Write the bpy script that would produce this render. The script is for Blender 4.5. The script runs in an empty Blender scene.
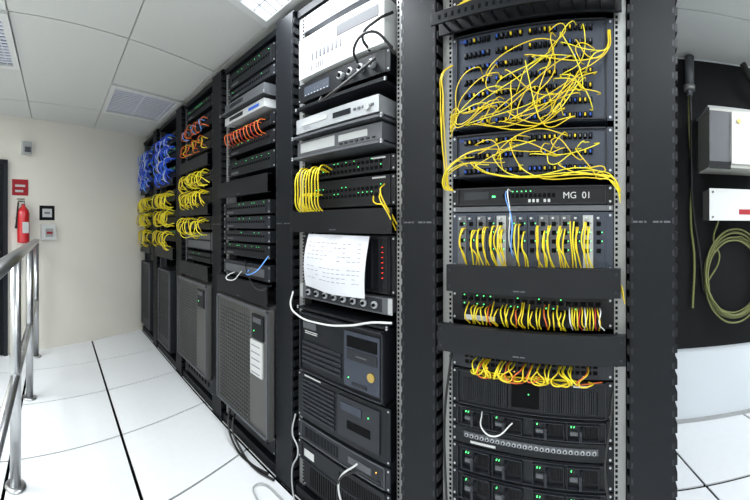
import bpy, bmesh, math, random
from mathutils import Vector, Matrix
random.seed(7)
R=random.uniform
sc=bpy.context.scene
sc.view_settings.view_transform='Standard'
sc.view_settings.look='None'

# ---------------------------------------------------------------- materials
MATS={}
def mat(name,col,rough=.5,metal=0.,emit=0.,noise=0.,nscale=40.,bump=0.,coat=0.,spec=.5):
    m=bpy.data.materials.new(name); m.use_nodes=True
    nt=m.node_tree; b=nt.nodes['Principled BSDF']
    b.inputs['Base Color'].default_value=(*col,1); b.inputs['Roughness'].default_value=rough
    b.inputs['Metallic'].default_value=metal; b.inputs['Specular IOR Level'].default_value=spec
    if coat: b.inputs['Coat Weight'].default_value=coat
    if emit:
        b.inputs['Emission Color'].default_value=(*col,1); b.inputs['Emission Strength'].default_value=emit
    if noise or bump:
        tc=nt.nodes.new('ShaderNodeTexCoord'); n=nt.nodes.new('ShaderNodeTexNoise')
        n.inputs['Scale'].default_value=nscale; n.inputs['Detail'].default_value=4
        nt.links.new(tc.outputs['Object'],n.inputs['Vector'])
        if noise:
            mx=nt.nodes.new('ShaderNodeMix'); mx.data_type='RGBA'
            mx.inputs[6].default_value=(*[c*(1-noise) for c in col],1)
            mx.inputs[7].default_value=(*[min(1,c*(1+noise)) for c in col],1)
            nt.links.new(n.outputs['Fac'],mx.inputs[0]); nt.links.new(mx.outputs[2],b.inputs['Base Color'])
        if bump:
            bp=nt.nodes.new('ShaderNodeBump'); bp.inputs['Strength'].default_value=bump; bp.inputs['Distance'].default_value=.002
            nt.links.new(n.outputs['Fac'],bp.inputs['Height']); nt.links.new(bp.outputs['Normal'],b.inputs['Normal'])
    MATS[name]=m; return m
mat('black_paint',(.0045,.0055,.0075),.5,noise=.25,nscale=60,spec=.22)
mat('black_satin',(.006,.007,.009),.42,spec=.26)
mat('black_matte',(.002,.002,.0025),.8,spec=.12)
mat('dark_grey',(.019,.021,.026),.45,.2,spec=.35)
mat('panel_grey',(.038,.046,.064),.5,.1,spec=.35)
mat('mid_grey',(.095,.10,.11),.45,.3)
mat('tower_grey',(.085,.085,.08),.5,.1,noise=.15,nscale=200)
mat('silver',(.45,.47,.49),.35,.5)
mat('light_grey',(.38,.39,.39),.45)
mat('zinc',(.26,.265,.26),.45,.4,noise=.15,nscale=30)
mat('steel',(.48,.49,.50),.28,.95,noise=.06,nscale=20)
mat('white_enamel',(.68,.69,.68),.4)
mat('beige_box',(.48,.48,.44),.45)
mat('paper',(.6,.61,.65),.8,noise=.04,nscale=8)
mat('ink',(.2,.2,.24),.8)
mat('label',(.55,.56,.55),.6)
mat('blue_ink',(.015,.08,.42),.5)
mat('yellow_jacket',(.68,.50,.008),.4)
mat('yellow_lemon',(.72,.62,.02),.4)
mat('orange_jacket',(.55,.10,.01),.4)
mat('blue_jacket',(.01,.08,.7),.4)
mat('blue_light',(.12,.33,.8),.4)
mat('white_jacket',(.6,.61,.6),.4)
mat('black_jacket',(.006,.006,.006),.45)
mat('olive_jacket',(.17,.18,.06),.5)
mat('red_jacket',(.4,.03,.02),.4)
mat('red_paint',(.5,.012,.018),.3,coat=.4)
mat('sign_red',(.38,.015,.025),.5)
mat('sign_green',(.02,.3,.1),.5)
mat('brass',(.5,.35,.1),.35,.8)
mat('led_green',(.1,1,.25),.5,emit=1.8)
mat('led_red',(1,.05,.03),.5,emit=1.)
mat('led_amber',(1,.5,.05),.5,emit=1.5)
mat('lamp',(.9,.95,1),.5,emit=2.4)
mat('wall_paint',(.80,.765,.68),.7,noise=.03,nscale=3,bump=.1)
mat('wall_white',(.66,.70,.74),.7,noise=.03,nscale=3)
mat('ceiling_tile',(.60,.61,.585),.85,noise=.05,nscale=90,bump=.3)
mat('ceiling_grid',(.33,.33,.32),.6)
mat('grille_void',(.13,.14,.20),.6)
mat('grille_blade',(.72,.74,.82),.5)
mat('floor_laminate',(.84,.86,.88),.35,noise=.03,nscale=25)
mat('floor_gap',(.002,.002,.002),.9,spec=0.)
mat('board_black',(.0045,.005,.006),.7,noise=.3,nscale=12,spec=.22)
mat('glass_dark',(.01,.012,.015),.08)

# ---------------------------------------------------------------- mesh builder
class M:
    def __init__(s,name,xf=None):
        s.name=name; s.v=[]; s.f=[]; s.m=[]; s.mats=[]; s.xf=xf; s.sm=[]
    def mi(s,k):
        if k not in s.mats: s.mats.append(k)
        return s.mats.index(k)
    def box(s,x0,x1,y0,y1,z0,z1,k):
        b=len(s.v)
        s.v+=[(x0,y0,z0),(x1,y0,z0),(x1,y1,z0),(x0,y1,z0),(x0,y0,z1),(x1,y0,z1),(x1,y1,z1),(x0,y1,z1)]
        for f in ((0,3,2,1),(4,5,6,7),(0,1,5,4),(1,2,6,5),(2,3,7,6),(3,0,4,7)):
            s.f.append(tuple(b+i for i in f)); s.m.append(s.mi(k)); s.sm.append(False)
        return s
    def poly(s,pts,k):
        b=len(s.v); s.v+=pts; s.f.append(tuple(range(b,b+len(pts)))); s.m.append(s.mi(k)); s.sm.append(False)
    def prism(s,pts,z0,z1,k):
        n=len(pts); b=len(s.v)
        s.v+=[(x,y,z0) for x,y in pts]+[(x,y,z1) for x,y in pts]
        s.f.append(tuple(b+i for i in reversed(range(n)))); s.f.append(tuple(b+n+i for i in range(n)))
        s.m+=[s.mi(k)]*2; s.sm+=[False]*2
        for i in range(n):
            j=(i+1)%n; s.f.append((b+i,b+j,b+n+j,b+n+i)); s.m.append(s.mi(k)); s.sm.append(False)
    def rev(s,c,axis,prof,k,n=16):
        c=Vector(c); a=Vector(axis).normalized(); u=a.orthogonal().normalized(); w=a.cross(u); b=len(s.v)
        for d,r in prof:
            for i in range(n):
                t=2*math.pi*i/n; s.v.append(tuple(c+a*d+(u*math.cos(t)+w*math.sin(t))*r))
        for j in range(len(prof)-1):
            for i in range(n):
                i2=(i+1)%n
                s.f.append((b+j*n+i,b+j*n+i2,b+(j+1)*n+i2,b+(j+1)*n+i)); s.m.append(s.mi(k)); s.sm.append(True)
        s.f.append(tuple(b+i for i in reversed(range(n)))); s.m.append(s.mi(k)); s.sm.append(False)
        e=b+(len(prof)-1)*n; s.f.append(tuple(e+i for i in range(n))); s.m.append(s.mi(k)); s.sm.append(False)
    def cyl(s,c,axis,r,l,k,n=16): s.rev(c,axis,[(0,r),(l,r)],k,n)
    def done(s,bevel=0.,parent=None):
        me=bpy.data.meshes.new(s.name)
        me.from_pydata([tuple(p) for p in s.v],[],s.f)
        for k in s.mats: me.materials.append(MATS[k])
        me.polygons.foreach_set('material_index',s.m); me.polygons.foreach_set('use_smooth',s.sm); me.update()
        o=bpy.data.objects.new(s.name,me); bpy.context.collection.objects.link(o)
        if s.xf is not None: o.matrix_world=s.xf
        if bevel:
            md=o.modifiers.new('b','BEVEL'); md.width=bevel; md.segments=2; md.limit_method='ANGLE'; md.angle_limit=1.0
        if parent: o.parent=parent
        return o
def cables(name,paths,mats,r=.0022,res=8):
    cu=bpy.data.curves.new(name,'CURVE'); cu.dimensions='3D'; cu.bevel_depth=r; cu.bevel_resolution=2; cu.resolution_u=res
    if isinstance(mats,str): mats=[mats]
    for k in mats: cu.materials.append(MATS[k])
    for i,p in enumerate(paths):
        sp=cu.splines.new('BEZIER'); sp.bezier_points.add(len(p)-1); sp.material_index=i%len(mats)
        for q,bp in zip(p,sp.bezier_points):
            bp.co=q; bp.handle_left_type=bp.handle_right_type='AUTO'
    o=bpy.data.objects.new(name,cu); bpy.context.collection.objects.link(o); return o
def text(s,loc,size,k,parent,name='printed_label'):
    cu=bpy.data.curves.new(name,'FONT'); cu.body=s; cu.size=size; cu.extrude=.0002; cu.materials.append(MATS[k])
    o=bpy.data.objects.new(name,cu); o.location=loc; o.rotation_euler=(math.pi/2,0,0); bpy.context.collection.objects.link(o); o.parent=parent

# ---------------------------------------------------------------- room
D=.965; HC=2.2; YB=1.135; YF=-3.2; XR=2.6
ANG=.46; WX0=-3.95
SK=-.34          # the tiles run slightly oblique to the rack row
def skx(x,yr,s=SK): return x+s*(yr-.37)
f=M('floor')
f.poly([(-5.2,-3.4,-.008),(3,-3.4,-.008),(3,1.4,-.008),(-5.2,1.4,-.008)],'floor_gap')
f.poly([(-5.2,-3.4,-.1),(-5.2,1.4,-.1),(3,1.4,-.1),(3,-3.4,-.1)],'floor_gap')
P=.6;g=.0085
for j in range(-6,5):
    ya=.366+j*P+g; yb=.366+(j+1)*P-g
    y0=max(ya-D,YF-.1); y1=min(yb-D,1.3)
    if y1<=y0: continue
    for i in range(-8,11):
        xa=-1.42+i*.56; xb=xa+.56
        q=[(skx(xa,y0+D)+g*.65,y0),(skx(xb,y0+D)-g*.65,y0),(skx(xb,y1+D)-g*.65,y1),(skx(xa,y1+D)+g*.65,y1)]
        if max(p[0] for p in q)<-5.2 or min(p[0] for p in q)>3: continue
        f.prism(q,-.007,0,'floor_laminate')
f.done()
c=M('ceiling')
c.box(-5.2,3,-3.4,1.4,HC+.012,HC+.08,'ceiling_grid')
def cell(i,j,a=.007,wd=1):
    xa=-3.1+i*.61+a; xb=-3.1+(i+wd)*.61-a; ya=.39+j*.62+a; yb=.39+(j+1)*.62-a
    return [(skx(xa,ya,-.36),ya-D),(skx(xb,ya,-.36),ya-D),(skx(xb,yb,-.36),yb-D),(skx(xa,yb,-.36),yb-D)]
lamps=[(3,0),(5,-1),(7,0),(3,-4),(6,-4),(7,1),(0,-4),(1,-3)]  # includes an unseen cell added to brighten the left wall
grilles=[(0,0),(1,-2)]
for m_ in range(-3,6):
    for j in range(-6,4):
        a,b=(2*m_,j),(2*m_+1,j); sp=[q for q in (a,b) if q in lamps+grilles]
        if not sp: c.prism(cell(a[0],j,.004,2),HC,HC+.012,'ceiling_tile')
        else:
            for q in (a,b):
                if q not in sp: c.prism(cell(q[0],j,.004),HC,HC+.012,'ceiling_tile')
c.done()
def lp(p,r,t): return (p[0]+(r[0]-p[0])*t,p[1]+(r[1]-p[1])*t)
for i,j in lamps+grilles:
    isl=(i,j) in lamps
    m=M('ceiling_light' if isl else 'ceiling_air_grille'); q=cell(i,j,.002); q2=cell(i,j,.04)
    for k in range(4):
        a,b=q[k],q[(k+1)%4]; a2,b2=q2[k],q2[(k+1)%4]
        m.prism([a,b,b2,a2],HC-.014,HC+.012,'white_enamel')
    m.prism(q2,HC+.002,HC+.01,'lamp' if isl else 'grille_void')
    N=12 if isl else 15
    for n in range(1,N):
        t=n/N; h=.004 if isl else .013
        a=lp(q2[0],q2[1],t-h);b=lp(q2[0],q2[1],t+h);c2=lp(q2[3],q2[2],t+h);d=lp(q2[3],q2[2],t-h)
        m.prism([a,b,c2,d],HC-.006,HC+.001,'silver' if isl else 'grille_blade')
        if n%(2 if isl else 7)==0:
            a=lp(q2[0],q2[3],t-.004);b=lp(q2[1],q2[2],t-.004);c2=lp(q2[1],q2[2],t+.004);d=lp(q2[0],q2[3],t+.004)
            m.prism([a,b,c2,d],HC-.007,HC+.001,'silver' if isl else 'grille_blade')
    m.done()
    if isl:
        cx=sum(p[0] for p in q)/4; cy=sum(p[1] for p in q)/4
        l=bpy.data.lights.new('ceiling_light_lamp','AREA'); l.shape='SQUARE'; l.size=.5; l.energy=9 if cy>.1 else 20; l.color=(.92,.965,1)
        lo=bpy.data.objects.new('ceiling_light_lamp',l); lo.location=(cx,cy,HC-.03); bpy.context.collection.objects.link(lo)
# walls
sA,cA=math.sin(ANG),math.cos(ANG)
def WXM(t):
    # local +x = along the wall towards the rack corner, local -y = into the room
    ex=Vector((-sA,cA,0)); ey=Vector((-cA,-sA,0)); m=Matrix.Identity(4)
    for r in range(3): m[r][0]=ex[r]; m[r][1]=ey[r]; m[r][2]=(0,0,1)[r]
    m.translation=Vector((WX0+t*sA,-t*cA,0)); return m
w=M('wall_left',WXM(0)); w.box(-3.6,1.4,0,.12,-.1,HC+.08,'wall_paint'); w.done()
w=M('wall_back'); w.box(-5.2,3,YB,YB+.15,-.1,HC+.08,'wall_white'); w.done()
w=M('wall_front'); w.box(-5.2,3,YF-.15,YF,-.1,HC+.08,'wall_paint'); w.done()
w=M('wall_right'); w.box(XR,XR+.15,-3.4,1.4,-.1,HC+.08,'wall_white'); w.done()
b=M('baseboard_back'); b.box(-4.3,XR,YB-.012,YB,0,.02,'light_grey'); b.done()

# ---------------------------------------------------------------- racks
CX0=-.594; PIT=.6994; W=.139
colx=lambda n: CX0-n*PIT
HR=2.13
def label_lines(m,x0,x1,z0,z1,y,k='ink',n=3):
    h=(z1-z0)/(2*n)
    for i in range(n):
        m.box(x0,x0+(x1-x0)*R(.6,1),y-.0006,y,z0+2*i*h,z0+2*i*h+h*.8,k)
for n in range(-1,5):
    cx=colx(n); m=M('vertical_cable_manager'); hw=W/2
    m.box(cx-hw+.007,cx+hw-.007,0,.010,.02,HR,'black_paint')
    m.box(cx-hw+.018,cx-hw+.022,.010,.14,.02,HR,'black_matte')
    m.box(cx+hw-.022,cx+hw-.018,.010,.14,.02,HR,'black_matte')
    m.box(cx-hw,cx+hw,.14,.15,0,HR,'black_paint')
    m.box(cx-hw,cx+hw,0.004,.15,0,.02,'black_paint')
    m.box(cx-hw,cx+hw,0.004,.15,HR,HR+.006,'black_paint')
    z=.03
    while z<HR-.03:
        for s in (-1,1):
            x=cx+s*(hw-.003)
            m.box(x-.003,x+.003,.006,.085,z,z+.026,'black_satin')              # finger
            xa,xb=sorted((cx+s*(hw-.018),cx+s*hw)); m.box(xa,xb,.004,.009,z+.002,z+.024,'black_satin')
            xa,xb=sorted((cx+s*(hw-.016),cx+s*(hw-.010))); m.box(xa,xb,-.0006,0,z+.004,z+.020,'dark_grey')   # slot in the cover
        z+=.0445
    for (a,b_) in ((.016,.028),(.031,.042),(.046,.052),(.07,.086),(.089,.096),(.1,.118)):
        m.box(cx-hw+a,cx-hw+b_,-.0008,0,1.193,1.198,'mid_grey')
    m.done(.0008)
RW=.2415
bayx=[CX0+PIT/2-PIT*k for k in range(0,5)]+[-3.70]
HWK=[.277]*5+[.232]
YD=.03
for k in range(6):
    cx=bayx[k]; m=M('equipment_rack'); pm='zinc' if k<3 else 'mid_grey'; hk=HWK[k]
    for s in (-1,1):
        a=cx+s*(hk-.033); b=cx+s*hk; x0,x1=min(a,b),max(a,b)
        m.box(x0,x1,YD+.002,YD+.006,0.04,HR-.02,pm)
        m.box(x1-.004 if s>0 else x0,x1 if s>0 else x0+.004,YD+.006,YD+.07,0.04,HR-.02,pm)
        m.box(x0,x1,.68,.72,0,HR-.02,'black_paint')
        z=.06
        while z<HR-.04:
            for dz in (0,.0159,.0317):
                xm=cx+s*(hk-.026); m.box(xm-.0035,xm+.0035,YD+.0008,YD+.003,z+dz,z+dz+.008,'black_matte')
            z+=.0445
    m.box(cx-hk,cx+hk,.01,.72,0,.05,'black_paint')
    m.box(cx-hk,cx+hk,.02,.72,HR-.03,HR,'black_paint')
    m.box(cx-hk,cx+hk,.71,.722,.05,HR-.03,'black_matte')  # black back and sides stand in for the shade inside an open rack
    for s in (-1,1):
        x=cx+s*(hk-.002); m.box(x-.001,x+.001,.155,.71,.05,HR-.03,'black_matte')
    m.done()

def dev(name,k,z0,z1,mt='black_satin',y=YD,depth=.45,w=RW,ears=True,earm=None):
    if k==5: w=min(w,.195)
    cx=bayx[k]; m=M(name)
    m.box(cx-w+.018,cx+w-.018,y-.004,y+depth,z0+.001,z1-.001,mt)
    if ears:
        m.box(cx-w,cx+w,y-.003,y+.001,z0+.001,z1-.001,earm or mt)
        for s in (-1,1):
            for zz in (z0+.010,z1-.010):
                m.cyl((cx+s*(w-.008),y-.002,zz),(0,-1,0),.0035,.003,'silver',8)
    m.cx=cx; m.yf=y-.004; m.z0=z0; m.z1=z1
    return m
def row(m,x0,x1,n,z,w,h,k,d=.001,p=1.):
    for i in range(n):
        if random.random()>p: continue
        x=x0+(x1-x0)*(i+.5)/n
        m.box(m.cx+x-w/2,m.cx+x+w/2,m.yf-d,m.yf+.0005,z-h/2,z+h/2,k)
def vents(m,x0,x1,z0,z1,n,k='black_matte'):
    row(m,x0,x1,n,(z0+z1)/2,(x1-x0)/n*.5,z1-z0,k)
def frame(m,x0,x1,z0,z1,k,t=.003,d=.004):
    X=m.cx; y=m.yf
    m.box(X+x0,X+x1,y-d,y,z1-t,z1,k); m.box(X+x0,X+x1,y-d,y,z0,z0+t,k)
    m.box(X+x0,X+x0+t,y-d,y,z0,z1,k); m.box(X+x1-t,X+x1,y-d,y,z0,z1,k)
def rect(m,x0,x1,z0,z1,k,d=.002): m.box(m.cx+x0,m.cx+x1,m.yf-d,m.yf+.0005,z0,z1,k)
def handle(m,x,z0,z1,k='mid_grey'):
    X=m.cx+x; y=m.yf
    m.box(X-.004,X+.004,y-.022,y,z0,z0+.006,k); m.box(X-.004,X+.004,y-.022,y,z1-.006,z1,k); m.box(X-.004,X+.004,y-.028,y-.02,z0,z1,k)
def blank(k,z0,z1,x0=-.262,x1=.262,y=-.004):
    cx=bayx[k]; m=M('blank_filler_panel')
    m.box(cx+x0,cx+x1,y-.004,y,z0,z1,'black_satin'); m.box(cx+x0,cx+x1,y,y+.02,z1-.004,z1,'black_satin'); m.box(cx+x0,cx+x1,y,y+.02,z0,z0+.004,'black_satin')
    for s in (x0+.012,x1-.012):
        for zz in (z0+.015,z1-.015): m.cyl((cx+s,y-.003,zz),(0,-1,0),.004,.003,'dark_grey',8)
    m.box(cx-.03,cx-.012,y-.0046,y-.004,z0+.01,z0+.014,'mid_grey')
    m.box(cx-.009,cx+.004,y-.0046,y-.004,z0+.01,z0+.014,'mid_grey')
    m.done(.001)

# ===== bay 0 (nearest): fibre patch panels and switches
def hman(k,z0,z1):
    cx=bayx[k]; m=M('horizontal_cable_manager')
    m.box(cx-.275,cx+.265,.0,.01,z0,z1,'black_satin')
    for i in range(14):
        x=cx-.24+i*.037
        m.box(x,x+.006,-.045,.0,z0+.004,z0+.012,'black_satin'); m.box(x,x+.006,-.045,0,z1-.012,z1-.004,'black_satin')
    m.box(cx-.275,cx+.265,-.052,-.046,z0+.006,z1-.006,'black_satin')
    for i in range(24):
        x=cx-.25+i*.021; m.box(x,x+.008,-.0535,-.052,z0+.018,z1-.018,'black_matte')
    m.done(.0008)
hman(0,1.770,1.818)
def patch(k,z0,z1,rows,cols):
    m=dev('fiber_patch_panel',k,z0,z1,'panel_grey',depth=.2)
    frame(m,-.225,.225,z0+.003,z1-.003,'dark_grey',.004,.008)
    for r in range(rows):
        z=z0+(z1-z0)*(r+.5)/rows-.004
        for c_ in range(cols):
            x=-.2+.4*(c_+.5)/cols
            if (c_%7)==6: continue
            X=m.cx+x
            m.box(X-.0052,X+.0052,m.yf-.006,m.yf,z-.008,z+.008,'black_matte')
            kk=random.choice(['blue_ink','mid_grey','black_satin','panel_grey','yellow_jacket'])
            m.box(X-.0022,X+.0022,m.yf-.012,m.yf-.006,z-.004,z+.004,kk)
    o=m.done()
    text('PATCH FIELD',(m.cx-.216,m.yf-.0008,z1-.023),.014,'blue_ink',o)
patch(0,1.478,1.765,7,28)
patch(0,1.330,1.462,3,28)
m=dev('network_switch',0,1.243,1.300,'black_satin')
rect(m,-.2,-.12,1.262,1.285,'dark_grey'); rect(m,-.11,-.1,1.268,1.273,'led_green')
row(m,-.08,.08,12,1.272,.009,.012,'black_matte',.002); row(m,-.08,.08,12,1.284,.003,.003,'led_green',.002,.4)
for i,x in enumerate([.0,.012,.024,.045,.057]): rect(m,x,x+.007,1.252,1.261,'label',.0012)
frame(m,-.222,.222,1.246,1.297,'dark_grey'); o=m.done(.0006)
text('MG  01',(m.cx+.10,m.yf-.0008,1.262),.026,'label',o)
m=dev('cable_entry_shelf',0,1.226,1.243,'mid_grey',depth=.3); m.done(.0006)
m=dev('modular_switch_chassis',0,1.055,1.224,'panel_grey',depth=.5)
for i in range(14):
    x0=-.222+i*.0315; z0,z1=1.06,1.214
    rect(m,x0+.001,x0+.0300,z0,z1,random.choice(['mid_grey','panel_grey','mid_grey','mid_grey','light_grey']) if i not in(6,7) else 'panel_grey',.004)
    X=m.cx+x0+.008
    for zz in (1.19,1.165,1.14,1.115): m.box(X,X+.012,m.yf-.007,m.yf,zz-.006,zz+.006,'black_matte'); m.box(X+.014,X+.0165,m.yf-.0055,m.yf,zz,zz+.003,random.choice(['led_green','dark_grey']))
    m.box(X+.001,X+.008,m.yf-.014,m.yf-.004,1.203,1.209,'silver')
m.done(.0006)
blank(0,.992,1.070,-.235,.262,-.024)
m=dev('network_switch',0,.895,.985,'black_satin')
for zz in (.965,.94): row(m,-.21,.21,20,zz,.014,.011,'black_matte',.003); row(m,-.21,.21,20,zz+.010,.003,.003,'led_green',.003,.35)
rect(m,-.2,-.1,.90,.915,'label'); rect(m,.05,.2,.90,.912,'dark_grey')
m.done(.0006)
blank(0,.814,.893,-.262,.275,-.028)
m=dev('network_switch',0,.752,.808,'dark_grey')
for zz in (.79,.772): row(m,-.2,.2,24,zz,.012,.010,'black_matte',.002)
row(m,-.2,.2,24,.80,.003,.003,'led_green',.002,.5); row(m,-.2,.2,24,.761,.003,.003,'led_amber',.002,.2); m.done(.0006)
def psu(k,z0,z1,green=True,name='rack_server'):
    m=dev(name,k,z0,z1,'black_satin',depth=.55)
    frame(m,-.222,.222,z0+.003,z1-.003,'dark_grey',.003,.006)
    h=z1-z0
    for s in (-1,1):
        for t in (0,1):
            x0=s*.11-.095+t*.098; frame(m,x0,x0+.09,z0+.008,z1-.008,'dark_grey',.002,.012)
            vents(m,x0+.05,x0+.085,z0+h*.3,z1-h*.25,8)
            rect(m,x0+.008,x0+.03,z0+h*.35,z0+h*.5,'mid_grey',.006)
            rect(m,x0+.01,x0+.013,z1-h*.3,z1-h*.3+.003,'led_green',.006)
            rect(m,x0+.018,x0+.0205,z1-h*.3,z1-h*.3+.0025,'led_green' if random.random()<.5 else 'mid_grey',.006)
            handle(m,x0+.040,z0+h*.25,z1-h*.25,'dark_grey')
    m.done(.0006)
m=dev('rack_server',0,.640,.748,'black_satin',depth=.55); frame(m,-.222,.222,.643,.745,'dark_grey',.003,.006)
vents(m,-.2,-.06,.655,.72,26); vents(m,.04,.2,.655,.72,30); rect(m,-.05,.03,.66,.73,'black_matte',.004); rect(m,-.04,-.01,.715,.722,'label'); rect(m,.0,.003,.70,.703,'led_green',.006); rect(m,.13,.17,.730,.736,'label')
for i in range(22): rect(m,-.205+i*.0065,-.202+i*.0065,.655,.725,'dark_grey',.003)
for i in range(24): rect(m,.04+i*.0065,.043+i*.0065,.655,.725,'dark_grey',.003)
m.done(.0006)
psu(0,.575,.638)
m=dev('bnc_patch_strip',0,.520,.573,'black_satin',depth=.1)
rect(m,-.2,.2,.543,.560,'mid_grey',.004)
for i in range(24):
    X=m.cx-.19+i*.0165; m.cyl((X,m.yf-.003,.5515),(0,-1,0),.0055,.006,'silver',10); m.cyl((X,m.yf-.008,.5515),(0,-1,0),.003,.003,'black_matte',8)
rect(m,-.18,-.1,.526,.533,'label',.001); m.done()
psu(0,.44,.518); psu(0,.35,.438); psu(0,.25,.348); psu(0,.06,.245,name='power_supply_unit')
m=dev('network_switch',0,1.86,1.95); row(m,-.2,.2,20,1.90,.014,.012,'black_matte'); m.done()
blank(0,1.97,2.08)

bx=bayx[0]
paths=[]
for i in range(46):
    za=R(1.5,1.74) if i<34 else R(1.34,1.44); xa=random.choice([R(-.18,.0),R(-.05,.2),R(.05,.2),R(.0,.15)])
    side=random.choice([-1,1,1,0])
    if i<34: xb=R(-.2,.21); zb=max(1.485,za-R(.03,.2))
    else: xb=R(-.2,.2); zb=R(1.335,1.44)
    ya=.01
    xm=(xa+xb)/2+R(-.05,.05); zm=min(za,zb)-R(.0,.035)
    if side: zm=(za+zb)/2+R(-.04,.04)
    p=[(bx+xa,ya,za),(bx+xa+R(-.012,.012),ya-.026,za-.004),(bx+xm,ya-R(.022,.04),zm),(bx+xb+R(-.015,.015),ya-.026,zb-.006),(bx+xb,ya,zb)]
    paths.append(p)
for i in range(5):
    xa=R(.0,.2); za=R(1.53,1.70); t=R(0,.008)
    paths.append([(bx+xa,.01,za),(bx+xa,-.02,za-.01),(bx+.19,-.028,1.64+R(-.04,.04)),(bx+.222+t,-.015,1.66),(bx+.226+t,.005,1.72)])
for i in range(8):
    xa=R(-.19,-.02); za=R(1.5,1.64)
    paths.append([(bx+xa,.01,za),(bx+xa,-.025,za+R(0,.01)),(bx-.19+R(-.01,.02),-.03,za+R(-.06,.0)),(bx-.215+R(-.01,.01),-.015,1.5+R(-.02,.03)),(bx-.235,0.,1.47+R(-.02,.02))])
for i in range(8):
    xa=R(-.2,.18); za=R(1.34,1.42)
    paths.append([(bx+xa,.01,za),(bx+xa,-.03,za-.01),(bx+xa+.05,-.03,1.325+R(-.008,.01)),(bx+.2,-.026,1.315+R(-.01,.02)),(bx+.24,-.015,1.31+R(-.02,.02)),(bx+.262,.01,1.28+R(-.04,.02))])
for i in range(6):
    paths.append([(bx-.19+R(0,.3),.01,1.36+R(0,.06)),(bx-.2,-.03,1.36+R(-.01,.02)),(bx-.24+R(-.01,0),-.02,1.31+R(-.02,.02)),(bx-.225,-.0,1.29)])
cables('fiber_patch_cable_tangle',paths,['yellow_jacket','yellow_jacket','yellow_lemon'],.0014)
paths=[]
for i in range(3):
    x=R(-.262,-.254); paths.append([(bx+x+.02,.02,1.68),(bx+x,-.005,1.65),(bx+x-R(0,.005),-.005,1.58),(bx+x+R(-.005,.005),-.005,1.45),(bx+x+.01,.01,1.3)])
for i in range(6):
    paths.append([(bx-.2+i*.01,-.03,1.826+i*.004),(bx-.1,-.04,1.825+R(0,.01)),(bx+.1,-.04,1.825+R(0,.01)),(bx+.2,-.03,1.828+i*.004)])
for i in range(3):
    paths.append([(bx+.262,.02,1.02),(bx+.266,-.01,1.0+i*.008),(bx+.272,-.01,.98),(bx+.274,.02,.97)])
cables('fiber_trunk_cable_bundle',paths,'yellow_jacket',.0016)
paths=[]
for x in (-.195,-.165,-.145,-.128,-.105,-.085,-.075,-.03,-.012,.03,.048,.06,.088,.1,.125,.14,.16,.172):
    zt=R(1.165,1.195)
    for q in range(2):
        dx=R(-.004,.004)+q*.005
        paths.append([(bx+x+dx,.022,zt),(bx+x+dx+.003,-.008,zt-.004),(bx+x+dx+R(-.004,.006),-.018,zt-.045),(bx+x+dx+R(0,.012),-.010,1.10),(bx+x+dx+R(0,.016),.008,1.065)])
cables('fiber_patch_cable_drop',paths,['yellow_jacket','yellow_jacket','yellow_lemon'],.0020)
paths=[]
for i in range(26):
    x=-.18+i*.0115+R(-.003,.003); paths.append([(bx+x,.02,.945+R(-.005,.02)),(bx+x+.004,-.012,.94),(bx+x+R(-.002,.012),-.018,.92),(bx+x+R(0,.014),.0,.897)])
for i in range(30):
    x=R(-.16,.18); paths.append([(bx+x,.02,.79),(bx+x,-.015,.785),(bx+x+R(-.03,.03),-.028,.762),(bx+x+R(-.05,.05),-.01,.747+R(0,.02)),(bx+x+R(-.06,.06),.02,.75)])
cables('fiber_jumper_bundle',paths,['yellow_jacket','yellow_jacket','yellow_lemon','yellow_jacket','yellow_lemon','yellow_jacket','orange_jacket'],.0019)
paths=[]
for i in range(13):
    x=.12+i*.007; paths.append([(bx+x,.02,.955),(bx+x+.004,-.014,.95),(bx+x+R(0,.01),-.02,.925),(bx+x+R(0,.014),0,.9)])
cables('ethernet_patch_cables',paths,['white_jacket','yellow_lemon','yellow_jacket','yellow_lemon','red_jacket','yellow_jacket'],.0018)
cables('ethernet_patch_cables',[[(bx-.05,.02,1.285),(bx-.045,-.03,1.28),(bx-.035,-.04,1.22),(bx-.04,-.03,1.14),(bx-.04,.02,1.1)],[(bx-.065,.02,1.285),(bx-.05,-.03,1.26),(bx-.03,-.04,1.2),(bx-.035,-.03,1.12),(bx-.04,.02,1.09)]],['white_jacket','blue_light'],.0016)
paths=[[(bx-.14,.02,.63),(bx-.12,-.03,.61),(bx-.08,-.035,.60),(bx-.04,.0,.625)]]
cables('power_cord',paths,['white_jacket'],.002)
paths=[[(bx+.24,.03,.72),(bx+.235,-.01,.66),(bx+.22,-.03,.55),(bx+.235,-.02,.42),(bx+.24,.02,.3)],[(bx-.245,.03,.8),(bx-.25,-.01,.6),(bx-.24,-.02,.4),(bx-.25,.02,.2)]]
cables('power_cord',paths,'black_jacket',.004)

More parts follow.
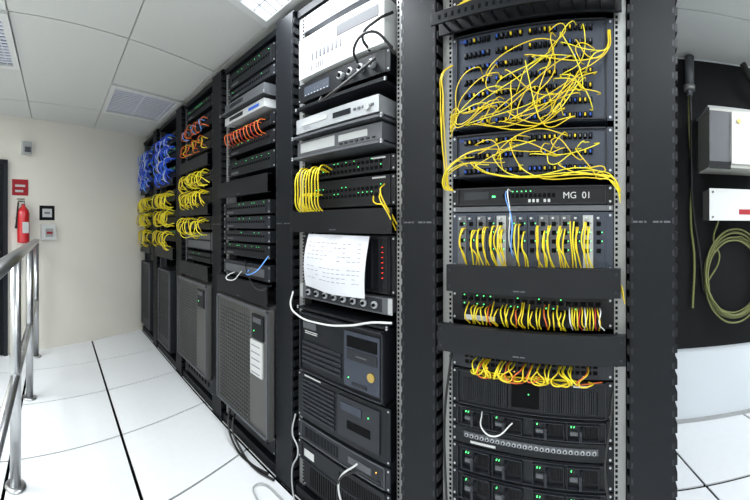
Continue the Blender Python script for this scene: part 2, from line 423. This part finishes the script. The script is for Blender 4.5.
# ===== bay 1
m=dev('rack_shelf_unit',1,2.02,2.09,'mid_grey'); m.done()
m=dev('telephone_base_station',1,1.80,1.965,'white_enamel',y=-.01,depth=.3,ears=False)
vents(m,-.15,-.02,1.815,1.84,12,'dark_grey'); rect(m,-.2,-.15,1.86,1.95,'light_grey'); label_lines(m,m.cx-.19,m.cx-.16,1.88,1.93,m.yf-.002)
rect(m,.0,.2,1.9,1.94,'dark_grey'); rect(m,-.12,-.03,1.9,1.945,'light_grey'); label_lines(m,m.cx-.11,m.cx-.05,1.905,1.935,m.yf-.002)
for i in range(8): rect(m,-.14+i*.022,-.13+i*.022,1.855,1.885,'mid_grey',.003)
rect(m,.05,.056,1.85,1.856,'led_green'); rect(m,.08,.17,1.83,1.87,'silver'); m.done(.004)
m=dev('audio_amplifier',1,1.705,1.785,'black_satin',y=.0,depth=.35)
for x in (.02,.07,.12,.17):
    m.cyl((m.cx+x,m.yf,1.745),(0,-1,0),.014,.018,'silver',16); m.cyl((m.cx+x,m.yf-.018,1.745),(0,-1,0),.008,.012,'black_satin',12)
rect(m,-.2,-.05,1.725,1.765,'panel_grey'); row(m,-.2,-.05,8,1.745,.006,.006,'mid_grey',.003,.8); row(m,-.2,-.05,8,1.73,.008,.004,'silver',.003); m.done(.001)
m=dev('rack_shelf',1,1.668,1.682,'black_satin',y=-.02,depth=.4); m.done()
m=dev('dvd_player',1,1.565,1.625,'silver',y=-.03,depth=.3,ears=False,w=.235)
rect(m,-.18,-.03,1.592,1.612,'light_grey'); rect(m,.0,.09,1.585,1.605,'glass_dark'); row(m,.1,.2,5,1.595,.012,.008,'mid_grey',.004); m.cyl((m.cx+.17,m.yf,1.59),(0,-1,0),.012,.01,'light_grey'); label_lines(m,m.cx-.17,m.cx-.12,1.575,1.588,m.yf)
for s in(-.18,.18): m.cyl((m.cx+s,-.0,1.556),(0,0,1),.012,.01,'black_satin')
m.done(.002)
m=dev('rack_shelf',1,1.544,1.555,'mid_grey',y=-.04,depth=.4); m.done()
m=dev('video_recorder',1,1.475,1.535,'mid_grey',y=-.02,depth=.3,ears=False,w=.24)
rect(m,-.2,.0,1.485,1.525,'light_grey'); rect(m,.02,.16,1.495,1.52,'light_grey'); row(m,.02,.2,7,1.487,.014,.006,'dark_grey',.004); m.done(.002)
m=dev('rack_shelf',1,1.458,1.47,'mid_grey',y=-.04,depth=.4); m.done()
for z0,z1 in ((1.375,1.435),(1.255,1.365)):
    m=dev('network_switch',1,z0,z1,'black_satin')
    for zz in ((z0+z1)/2+.012,(z0+z1)/2-.012):
        row(m,-.19,.19,18,zz,.013,.012,'black_matte',.002); row(m,-.19,.19,18,zz+.010,.003,.003,'led_green',.002,.3)
    rect(m,.14,.2,z1-.012,z1-.006,'label',.001); frame(m,-.222,.222,z0+.003,z1-.003,'dark_grey'); m.done(.0006)
blank(1,1.158,1.245,-.276,.262,-.02)
m=dev('storage_array',1,.945,1.15,'black_satin')
frame(m,-.222,.222,.95,1.145,'dark_grey',.003,.008)
for i in range(12): frame(m,-.215+i*.0358,-.182+i*.0358,.955,1.14,'dark_grey',.002,.006)
for i in range(7): rect(m,.187,.1895,1.0+i*.018,1.0025+i*.018,'led_red',.007)
m.done()
m=dev('video_patch_bay',1,.880,.938,'mid_grey',y=.01,depth=.15,earm='light_grey')
rect(m,-.2,.2,.886,.932,'dark_grey',.001)
for i in range(8):
    X=m.cx-.18+i*.05; m.cyl((X,m.yf-.001,.909),(0,-1,0),.013,.008,'silver',14); m.cyl((X,m.yf-.008,.909),(0,-1,0),.006,.008,'black_matte',10)
m.done()
m=dev('rack_shelf',1,.835,.847,'black_satin',y=-.01,depth=.4); m.done()
m=dev('tower_server',1,.575,.828,'black_satin',y=-.005,depth=.5,w=.238,ears=False)
frame(m,-.219,.219,.58,.823,'dark_grey',.006,.008)
for i in range(5): rect(m,-.205,.02,.615+i*.02,.626+i*.02,'dark_grey',.005)
rect(m,.04,.205,.60,.80,'panel_grey',.006)
rect(m,.055,.195,.745,.785,'black_matte',.009); rect(m,.055,.195,.70,.738,'dark_grey',.009); rect(m,.1,.15,.716,.72,'mid_grey',.011)
m.cyl((m.cx+.17,m.yf-.006,.66),(0,-1,0),.016,.006,'brass'); rect(m,-.2,-.12,.76,.785,'mid_grey',.003); label_lines(m,m.cx-.19,m.cx-.11,.74,.755,m.yf-.001,'label',2)
rect(m,.06,.064,.63,.634,'led_green',.008); rect(m,.08,.15,.61,.62,'dark_grey',.01)
m.done(.002)
m=dev('uninterruptible_power_supply',1,.375,.567,'black_satin',y=0,depth=.5)
for i in range(9): rect(m,-.21,-.02,.40+i*.017,.409+i*.017,'dark_grey',.005)
rect(m,.0,.2,.4,.55,'dark_grey',.006); rect(m,.02,.12,.50,.53,'panel_grey',.009); rect(m,.15,.154,.51,.514,'led_green',.009); rect(m,-.2,-.1,.555,.561,'label',.001); rect(m,.05,.16,.44,.47,'black_matte',.008); m.done(.002)
m=dev('rack_server',1,.285,.365,'dark_grey',y=0); frame(m,-.22,.22,.288,.362,'mid_grey'); vents(m,-.2,.0,.30,.345,24); rect(m,.05,.16,.31,.335,'mid_grey'); rect(m,.18,.184,.33,.334,'led_amber'); m.done(.001)
m=dev('rack_server',1,.195,.278,'black_satin',y=0); frame(m,-.22,.22,.2,.275,'dark_grey'); rect(m,-.2,-.14,.22,.25,'label'); vents(m,.0,.2,.21,.255,24); m.done(.001)
m=dev('power_supply_unit',1,.06,.19,'black_satin'); vents(m,-.2,.2,.08,.16,30); m.done(.001)
bx=bayx[1]
paths=[]
for i in range(9):
    x=-.2+i*.017; q=R(-.01,.01)
    paths.append([(bx+x,.025,1.405+q),(bx+x+.004,-.03,1.415+q),(bx+x+.012,-.058,1.39+q),(bx+x+.008+R(-.004,.004),-.06,1.32),(bx+x-.002,-.045,1.26),(bx+x-.004,-.01,1.235)])
for i in range(4):
    x=-.18+i*.02; paths.append([(bx+x,.025,1.31),(bx+x,-.035,1.31),(bx+x+.004,-.05,1.28),(bx+x-.004,-.035,1.25),(bx+x,.0,1.24)])
cables('ethernet_patch_cables',paths,['yellow_lemon','yellow_jacket','yellow_jacket'],.0028)
paths=[[(bx+.2,.02,1.33),(bx+.22,-.03,1.3),(bx+.25,-.03,1.24),(bx+.25,.01,1.2)],[(bx+.18,.02,1.3),(bx+.22,-.03,1.27),(bx+.255,-.03,1.22),(bx+.255,.01,1.17)],[(bx+.15,.02,1.29),(bx+.2,-.03,1.26),(bx+.24,-.03,1.25),(bx+.26,.01,1.19)]]
cables('ethernet_patch_cables',paths,'yellow_jacket',.0024)
cables('white_power_cord',[[(bx-.27,-.01,.90),(bx-.262,-.03,.845),(bx-.2,-.045,.818),(bx-.05,-.05,.812),(bx+.1,-.05,.835),(bx+.2,-.045,.862),(bx+.26,-.02,.865)]],'white_jacket',.0038)
cables('serial_cable',[[(bx-.26,-.005,.37),(bx-.25,-.03,.3),(bx-.2,-.04,.26),(bx-.24,-.04,.15),(bx-.2,-.05,.02),(bx-.05,-.1,.012),(bx+.1,-.06,.01)],[(bx+.1,-.01,.33),(bx+.05,-.05,.27),(bx+.08,-.06,.15),(bx+.0,-.08,.012),(bx-.2,-.12,.01)],[(bx+.2,-.005,.3),(bx+.12,-.05,.33),(bx+.04,-.05,.2),(bx+.12,-.05,.1)],[(bx-.15,-.09,.01),(bx-.3,-.06,.01),(bx-.42,-.1,.01),(bx-.3,-.16,.01)]],['light_grey','white_jacket','black_jacket'],.0035)
paths=[[(bx+.1,-.0,1.76),(bx+.12,-.05,1.80),(bx+.2,-.05,1.83),(bx+.25,0,1.78)],[(bx+.15,-.0,1.80),(bx+.16,-.05,1.83),(bx+.22,-.05,1.86),(bx+.25,0,1.9)],[(bx-.1,.0,1.70),(bx-.05,-.05,1.66),(bx+.1,-.06,1.69),(bx+.2,-.03,1.75)]]
cables('audio_cable',paths,'black_jacket',.005)
m=M('paper_notice'); nx,nz=14,14; x0,x1=-1.108,-.788; zt,zb=1.152,.938
def pp(i,j):
    u=i/nx; v=j/nz
    x=x0+(x1-x0)*u+ .012*v*(u-.5)-.012*v; z=zt+(zb-zt)*v-.004*u-.012*math.sin(u*3)*v
    return (x,-.012-.014*math.sin(v*3.1)*(1+.5*math.sin(u*6))-.01*u*v-.004*math.sin(u*11+v*3),z)
for i in range(nx):
    for j in range(nz):
        m.poly([pp(i,j+1),pp(i+1,j+1),pp(i+1,j),pp(i,j)],'paper'); m.sm[-1]=True
for j in range(2,12):
    if j==7: continue
    for i in range(1,nx-1):
        if random.random()<.4: continue
        a=pp(i,j);b=pp(i+.7,j)
        m.poly([(a[0],a[1]-.0012,a[2]-.0009),(b[0],b[1]-.0012,b[2]-.0009),(b[0],b[1]-.0012,b[2]+.0009),(a[0],a[1]-.0012,a[2]+.0009)],'ink')
m.done()

# ===== bay 2
def simple(k,items):
    for it in items:
        nm,z0,z1,mt=it[:4]; m=dev(nm,k,z0,z1,mt,y=it[4] if len(it)>4 else YD)
        q=.85 if k==5 else 1.
        h=z1-z0; frame(m,-.222*q*.95,.222*q*.95,z0+.003,z1-.003,'dark_grey')
        row(m,-.2*q,.2*q,18,z0+h*.55,.013*q,min(.012,h*.3),'black_matte',.002); row(m,-.2*q,.2*q,18,z0+h*.82,.003,.003,'led_green',.002,.25)
        rect(m,-.2*q,-.12*q,z0+h*.15,z0+h*.28,'mid_grey',.002); m.done(.0008)
def ups(k,z0,z1):
    m=dev('uninterruptible_power_supply',k,z0,z1,'tower_grey',y=.005,depth=.5,w=.255,ears=False)
    m.box(m.cx-.272,m.cx+.272,-.03,.0,z0,z1,'tower_grey'); m.yf=-.03
    frame(m,-.27,.27,z0+.002,z1-.002,'mid_grey',.012,.010)
    n=int((z1-z0-.06)/.0215)
    for i in range(n): rect(m,-.235,.1,z0+.03+i*.0215,z0+.036+i*.0215,'dark_grey',.004)
    for i in range(15): rect(m,-.225+i*.0225,-.222+i*.0225,z0+.02,z1-.025,'tower_grey',.006)
    rect(m,.13,.235,z1-.155,z1-.035,'black_satin',.008); rect(m,.145,.215,z1-.075,z1-.05,'mid_grey',.011); rect(m,.15,.155,z1-.12,z1-.115,'led_green',.011)
    return m
simple(2,[('rack_server',1.985,2.08,'black_satin'),('rack_server',1.92,1.975,'dark_grey'),('network_switch',1.68,1.745,'black_satin'),('network_switch',1.59,1.66,'black_satin'),('network_switch',1.47,1.56,'black_satin'),('rack_server',1.245,1.315,'dark_grey',-.0),('rack_server',1.17,1.235,'dark_grey',-.0),('rack_server',1.10,1.16,'dark_grey',-.0),('rack_server',1.02,1.09,'black_satin',0)])
m=dev('video_recorder',2,1.84,1.885,'mid_grey',y=-.01,w=.225,ears=False); rect(m,-.15,.0,1.855,1.875,'dark_grey'); m.done(.002)
m=dev('rack_shelf',2,1.822,1.834,'mid_grey',y=-.03); m.done()
m=dev('video_recorder',2,1.765,1.81,'light_grey',y=-.01,w=.225,ears=False); rect(m,-.15,.0,1.78,1.80,'dark_grey'); rect(m,.06,.16,1.78,1.795,'blue_ink'); m.done(.002)
blank(2,1.345,1.435,-.27,.262,-.03); blank(2,.80,.90,-.27,.262,-.03)
m=dev('keyboard_tray',2,.91,.99,'dark_grey',y=0); rect(m,-.2,.2,.93,.97,'mid_grey',.01); m.done(.002)
m=ups(2,.17,.785); rect(m,.12,.225,.45,.62,'label',.011)
for j in range(5): rect(m,.13,.21,.46+j*.033,.466+j*.033,'ink',.012)
m.done(.002)
m=dev('power_distribution_unit',2,.07,.16,'black_satin'); row(m,-.2,.2,8,.115,.03,.03,'black_matte'); m.done()
bx=bayx[2]
cables('orange_patch_cables',[[(bx-.2+i*.036,.025,1.71+R(-.01,.01)),(bx-.2+i*.036,-.015,1.71),(bx-.195+i*.036,-.022,1.685+R(-.01,.01)),(bx-.2+i*.037,-.005,1.65),(bx-.21+i*.038,.02,1.645)] for i in range(11)],['orange_jacket','orange_jacket','red_jacket'],.0022)
cables('serial_cable',[[(bx+.05,0,.96),(bx+.1,-.05,.94),(bx+.2,-.05,.97),(bx+.24,-.01,1.04)],[(bx-.1,0,.93),(bx-.12,-.05,.9),(bx-.05,-.05,.89),(bx+.05,-.05,.95)],[(bx+.0,-.0,1.0),(bx+.15,-.06,.92),(bx+.24,-.05,.88),(bx+.25,0,.9)]],['blue_light','white_jacket','black_jacket'],.003)
cables('black_power_cord',[[(bx-.1,.0,.15),(bx-.05,-.05,.09),(bx+.05,-.05,.02),(bx+.2,-.05,.008),(bx+.3,-.02,.008)],[(bx-.15,.0,.16),(bx-.1,-.05,.1),(bx-.0,-.06,.02),(bx+.15,-.05,.008),(bx+.25,-.02,.008)]],'black_jacket',.006)
# ===== bay 3, 4 and 5
simple(3,[('network_switch',1.98,2.06,'black_satin'),('network_switch',1.86,1.95,'black_satin'),('network_switch',1.70,1.82,'black_satin'),('network_switch',1.48,1.56,'black_satin'),('network_switch',1.34,1.44,'black_satin'),('network_switch',1.16,1.25,'black_satin'),('rack_server',1.02,1.14,'mid_grey'),('rack_server',.93,1.0,'black_satin')])
blank(3,1.58,1.66,-.262,.262,-.02); blank(3,1.26,1.33,-.262,.262,-.02); blank(3,.82,.92,-.262,.262,-.02)
m=ups(3,.20,.80); m.done(.002)
m=dev('power_distribution_unit',3,.07,.17,'black_satin'); row(m,-.2,.2,8,.12,.03,.03,'black_matte'); m.done()
for k in (4,5):
    simple(k,[('network_switch',1.9,2.0,'black_satin'),('network_switch',1.76,1.86,'black_satin'),('network_switch',1.6,1.7,'black_satin'),('network_switch',1.4,1.5,'black_satin'),('network_switch',1.2,1.32,'black_satin'),('network_switch',1.05,1.15,'black_satin')])
    e=.2 if k==5 else .262
    blank(k,1.53,1.59,-e,e,-.02); blank(k,.9,1.0,-e,e,-.02)
    m=dev('tower_server',k,.1,.8,'dark_grey',y=-.01,w=.2,ears=False); frame(m,-.17,.17,.11,.79,'mid_grey',.01,.01)
    for i in range(20): rect(m,-.15,.15,.2+i*.025,.208+i*.025,'black_satin',.004)
    m.done(.002)
def drops(name,k,z,cols,n=26,r=.004,ln=.09,out=.06,x0=-.22,x1=.22):
    bx=bayx[k]; ps=[]
    for i in range(n):
        x=x0+(x1-x0)*i/n+R(-.005,.005); a=R(.6,1.2); zz=z+R(-.015,.015)
        ps.append([(bx+x,.02,zz),(bx+x,-out*.6*a,zz+.005),(bx+x+R(-.03,.03),-out*a,zz-ln*.5),(bx+x+R(-.05,.05),-out*.7*a,zz-ln*a),(bx+x+R(-.05,.05),.01,zz-ln*1.05)])
    cables(name,ps,cols,r)
drops('orange_patch_cables',3,1.90,['orange_jacket','blue_light','orange_jacket'],9,.003,.06,.03)
drops('orange_patch_cables',3,1.78,['orange_jacket','orange_jacket','yellow_jacket'],9,.003,.06,.03)
drops('yellow_patch_cables',3,1.54,['yellow_jacket','yellow_lemon'],18,.003,.08,.05); drops('yellow_patch_cables',3,1.41,['yellow_lemon','yellow_jacket'],18,.003,.08,.05)
drops('yellow_patch_cables',3,1.22,['yellow_jacket','yellow_lemon'],12,.003)
for k in (4,5):
    a,b_=(-.22,.22) if k==4 else (-.19,.19)
    for z in (1.95,1.86,1.76,1.66): drops('blue_patch_cables',k,z,['blue_jacket','blue_jacket','blue_light','white_jacket','blue_jacket'],16,.0038,.09,.06 if k==4 else .05,a,b_)
    for z in (1.46,1.30): drops('yellow_patch_cables',k,z,['yellow_jacket','yellow_lemon'],16,.0038,.1,.06,a,b_)
    drops('yellow_patch_cables',k,1.12,['yellow_jacket','yellow_lemon'],10,.0038,.12,.06,a,b_)

# ---------------------------------------------------------------- things on the left wall
def W_(name,t): return M(name,WXM(t))
m=W_('fire_extinguisher',1.457)
m.rev((0,-.085,1.03),(0,0,1),[(0,.05),(.01,.058),(.27,.058),(.30,.05),(.325,.03),(.335,.018),(.35,.018)],'red_paint',20)
m.cyl((0,-.085,1.38),(0,0,1),.014,.03,'steel'); m.box(-.05,.012,-.095,-.075,1.405,1.415,'black_satin'); m.box(-.06,.012,-.095,-.075,1.425,1.433,'black_satin')
m.box(-.03,.03,-.1455,-.142,1.12,1.22,'label'); m.box(-.025,.025,-.028,-.001,1.05,1.35,'steel'); m.box(-.06,.06,-.03,-.022,1.25,1.262,'steel')
m.rev((-.05,-.09,1.4),(-.1,0,-1),[(0,.008),(.2,.009),(.24,.014)],'black_satin',8)
m.done()
m=W_('fire_extinguisher_sign',1.457); m.box(-.08,.08,-.005,-.001,1.47,1.62,'sign_red'); m.box(-.05,.05,-.006,-.005,1.55,1.57,'label'); m.box(-.05,.03,-.006,-.005,1.50,1.52,'label'); m.done()
m=W_('wall_notice_sign',1.18); m.box(-.08,.08,-.005,-.001,1.24,1.38,'black_satin'); m.box(-.05,.05,-.006,-.005,1.27,1.35,'label'); m.box(-.03,.03,-.007,-.006,1.30,1.32,'ink'); m.done()
m=W_('fire_alarm_pull_station',1.18); m.box(-.07,.07,-.05,-.001,1.05,1.2,'white_enamel'); m.box(-.04,.04,-.056,-.05,1.08,1.16,'light_grey'); m.box(-.03,.03,-.07,-.056,1.11,1.13,'sign_red'); m.done(.006)
m=W_('motion_sensor',1.40); m.box(-.045,.045,-.05,-.001,1.85,1.97,'light_grey'); m.box(-.03,.03,-.056,-.05,1.87,1.92,'mid_grey'); m.done(.01)
m=W_('door_release_button',1.485); m.box(-.035,.035,-.02,-.001,.74,.9,'white_enamel'); m.box(-.028,.028,-.024,-.02,.76,.88,'sign_green'); m.done(.003)
m=W_('door_1',2.08); m.box(-.45,.45,-.03,-.002,0.01,1.75,'black_satin'); m.box(-.49,-.45,-.04,-.002,0,1.79,'dark_grey'); m.box(.45,.49,-.04,-.002,0,1.79,'dark_grey'); m.box(-.49,.49,-.04,-.002,1.75,1.79,'dark_grey')
m.box(-.3,.3,-.036,-.03,1.0,1.6,'glass_dark'); m.cyl((.39,-.03,.95),(0,-1,0),.02,.03,'steel'); m.box(.28,.40,-.075,-.058,.94,.96,'steel'); m.cyl((.39,-.06,.95),(0,-1,0),.01,.015,'steel'); m.done()
# ---------------------------------------------------------------- railing
m=M('handrail'); YR=-1.15
def tube(pts,r,k='steel'):
    for a,b in zip(pts,pts[1:]):
        a=Vector(a);b=Vector(b); m.cyl(tuple(a),tuple(b-a),r,(b-a).length,k,14)
for x in (-3.22,-2.44,-1.6,-.8):
    tube([(x,YR,0),(x,YR,1.04)],.026); m.rev((x,YR,0),(0,0,1),[(0,.05),(.008,.05),(.012,.03)],'steel')
tube([(-3.3,YR,1.045),(-.4,YR,1.045)],.028); tube([(-3.28,YR,.5),(-.4,YR,.5)],.022)
m.done()
# ---------------------------------------------------------------- right-hand back wall
m=M('plywood_backboard'); m.box(-.2,1.9,YB-.021,YB-.001,.45,HC-.02,'board_black'); m.done(.002)
m=M('electrical_enclosure'); yb=YB-.022
m.box(.50,.86,yb-.26,yb,1.50,1.82,'beige_box'); m.box(.62,.87,yb-.275,yb-.26,1.52,1.80,'white_enamel'); m.box(.49,.87,yb-.262,yb,1.815,1.825,'light_grey'); m.box(.5,.62,yb-.262,yb-.26,1.49,1.53,'black_satin'); m.cyl((.66,yb-.275,1.75),(0,-1,0),.012,.01,'brass'); m.box(.5,.615,yb-.2615,yb-.26,1.53,1.80,'mid_grey'); m.done(.004)
m=M('junction_box'); m.box(.53,1.0,yb-.16,yb,1.22,1.39,'beige_box'); m.box(.525,1.005,yb-.17,yb-.16,1.215,1.395,'white_enamel'); m.box(.7,.78,yb-.172,yb-.17,1.25,1.28,'sign_red')
for (x,z) in ((.545,1.235),(.545,1.375),(.985,1.235),(.985,1.375)): m.cyl((x,yb-.17,z),(0,-1,0),.006,.004,'mid_grey',10)
m.done(.004)
m=M('conduit_pipe'); m.cyl((.44,yb-.036,2.0),(0,0,1),.028,.18,'mid_grey'); m.cyl((.44,yb-.036,1.95),(0,0,1),.018,.06,'mid_grey'); m.cyl((.44,yb-.036,1.98),(0,0,1),.034,.03,'zinc'); m.done()
cables('conduit_cable',[[(.44,yb-.03,1.96),(.44,yb-.03,1.8),(.455,yb-.03,1.5),(.45,yb-.03,1.2),(.47,yb-.03,1.0),(.46,yb-.03,.7)],[(.445,yb-.04,1.96),(.45,yb-.04,1.7),(.46,yb-.04,1.3),(.5,yb-.05,1.0),(.52,yb-.05,.8)]],['olive_jacket','black_jacket'],.008)
ps=[]
for i in range(7):
    cx,cz=.72+R(-.02,.02),.90+R(-.03,.03); rx,rz=.19+R(-.03,.03),.24+R(-.03,.04)
    ps.append([(cx+rx*math.cos(t*math.pi/5+i*.7),yb-.03-i*.009,cz+rz*math.sin(t*math.pi/5+i*.7)) for t in range(0,11)])
ps.append([(.6,yb-.1,1.22),(.58,yb-.06,1.1),(.62,yb-.05,1.0),(.55,yb-.04,.85)])
cables('coiled_cable',ps,['olive_jacket'],.0055)
cables('grey_conduit',[[(.75,yb-.1,2.15),(.8,yb-.12,2.05),(.95,yb-.1,1.95)]],'black_jacket',.02)
cables('floor_cable',[[(.42,-.1,.008),(.5,.1,.008),(.62,.15,.008),(.75,.05,.008),(.95,.1,.008)]],'black_jacket',.006)

# ---------------------------------------------------------------- world + camera
wd=bpy.data.worlds.new('w'); sc.world=wd; wd.use_nodes=True; wd.node_tree.nodes['Background'].inputs[0].default_value=(.8,.85,.9,1); wd.node_tree.nodes['Background'].inputs[1].default_value=.2
ct=bpy.data.cameras.new('camera'); co=bpy.data.objects.new('camera',ct); bpy.context.collection.objects.link(co); sc.camera=co
co.location=(0,-D,1.184); co.rotation_euler=(math.pi/2,0,.6736)
F=355.; CY=226.
ct.lens=10.5; ct.clip_start=.02
ct.type='PANO'; ct.panorama_type='CENTRAL_CYLINDRICAL'
ct.central_cylindrical_range_u_min=-375/F; ct.central_cylindrical_range_u_max=375/F
ct.central_cylindrical_range_v_min=(CY-500)/F; ct.central_cylindrical_range_v_max=CY/F; ct.central_cylindrical_radius=1
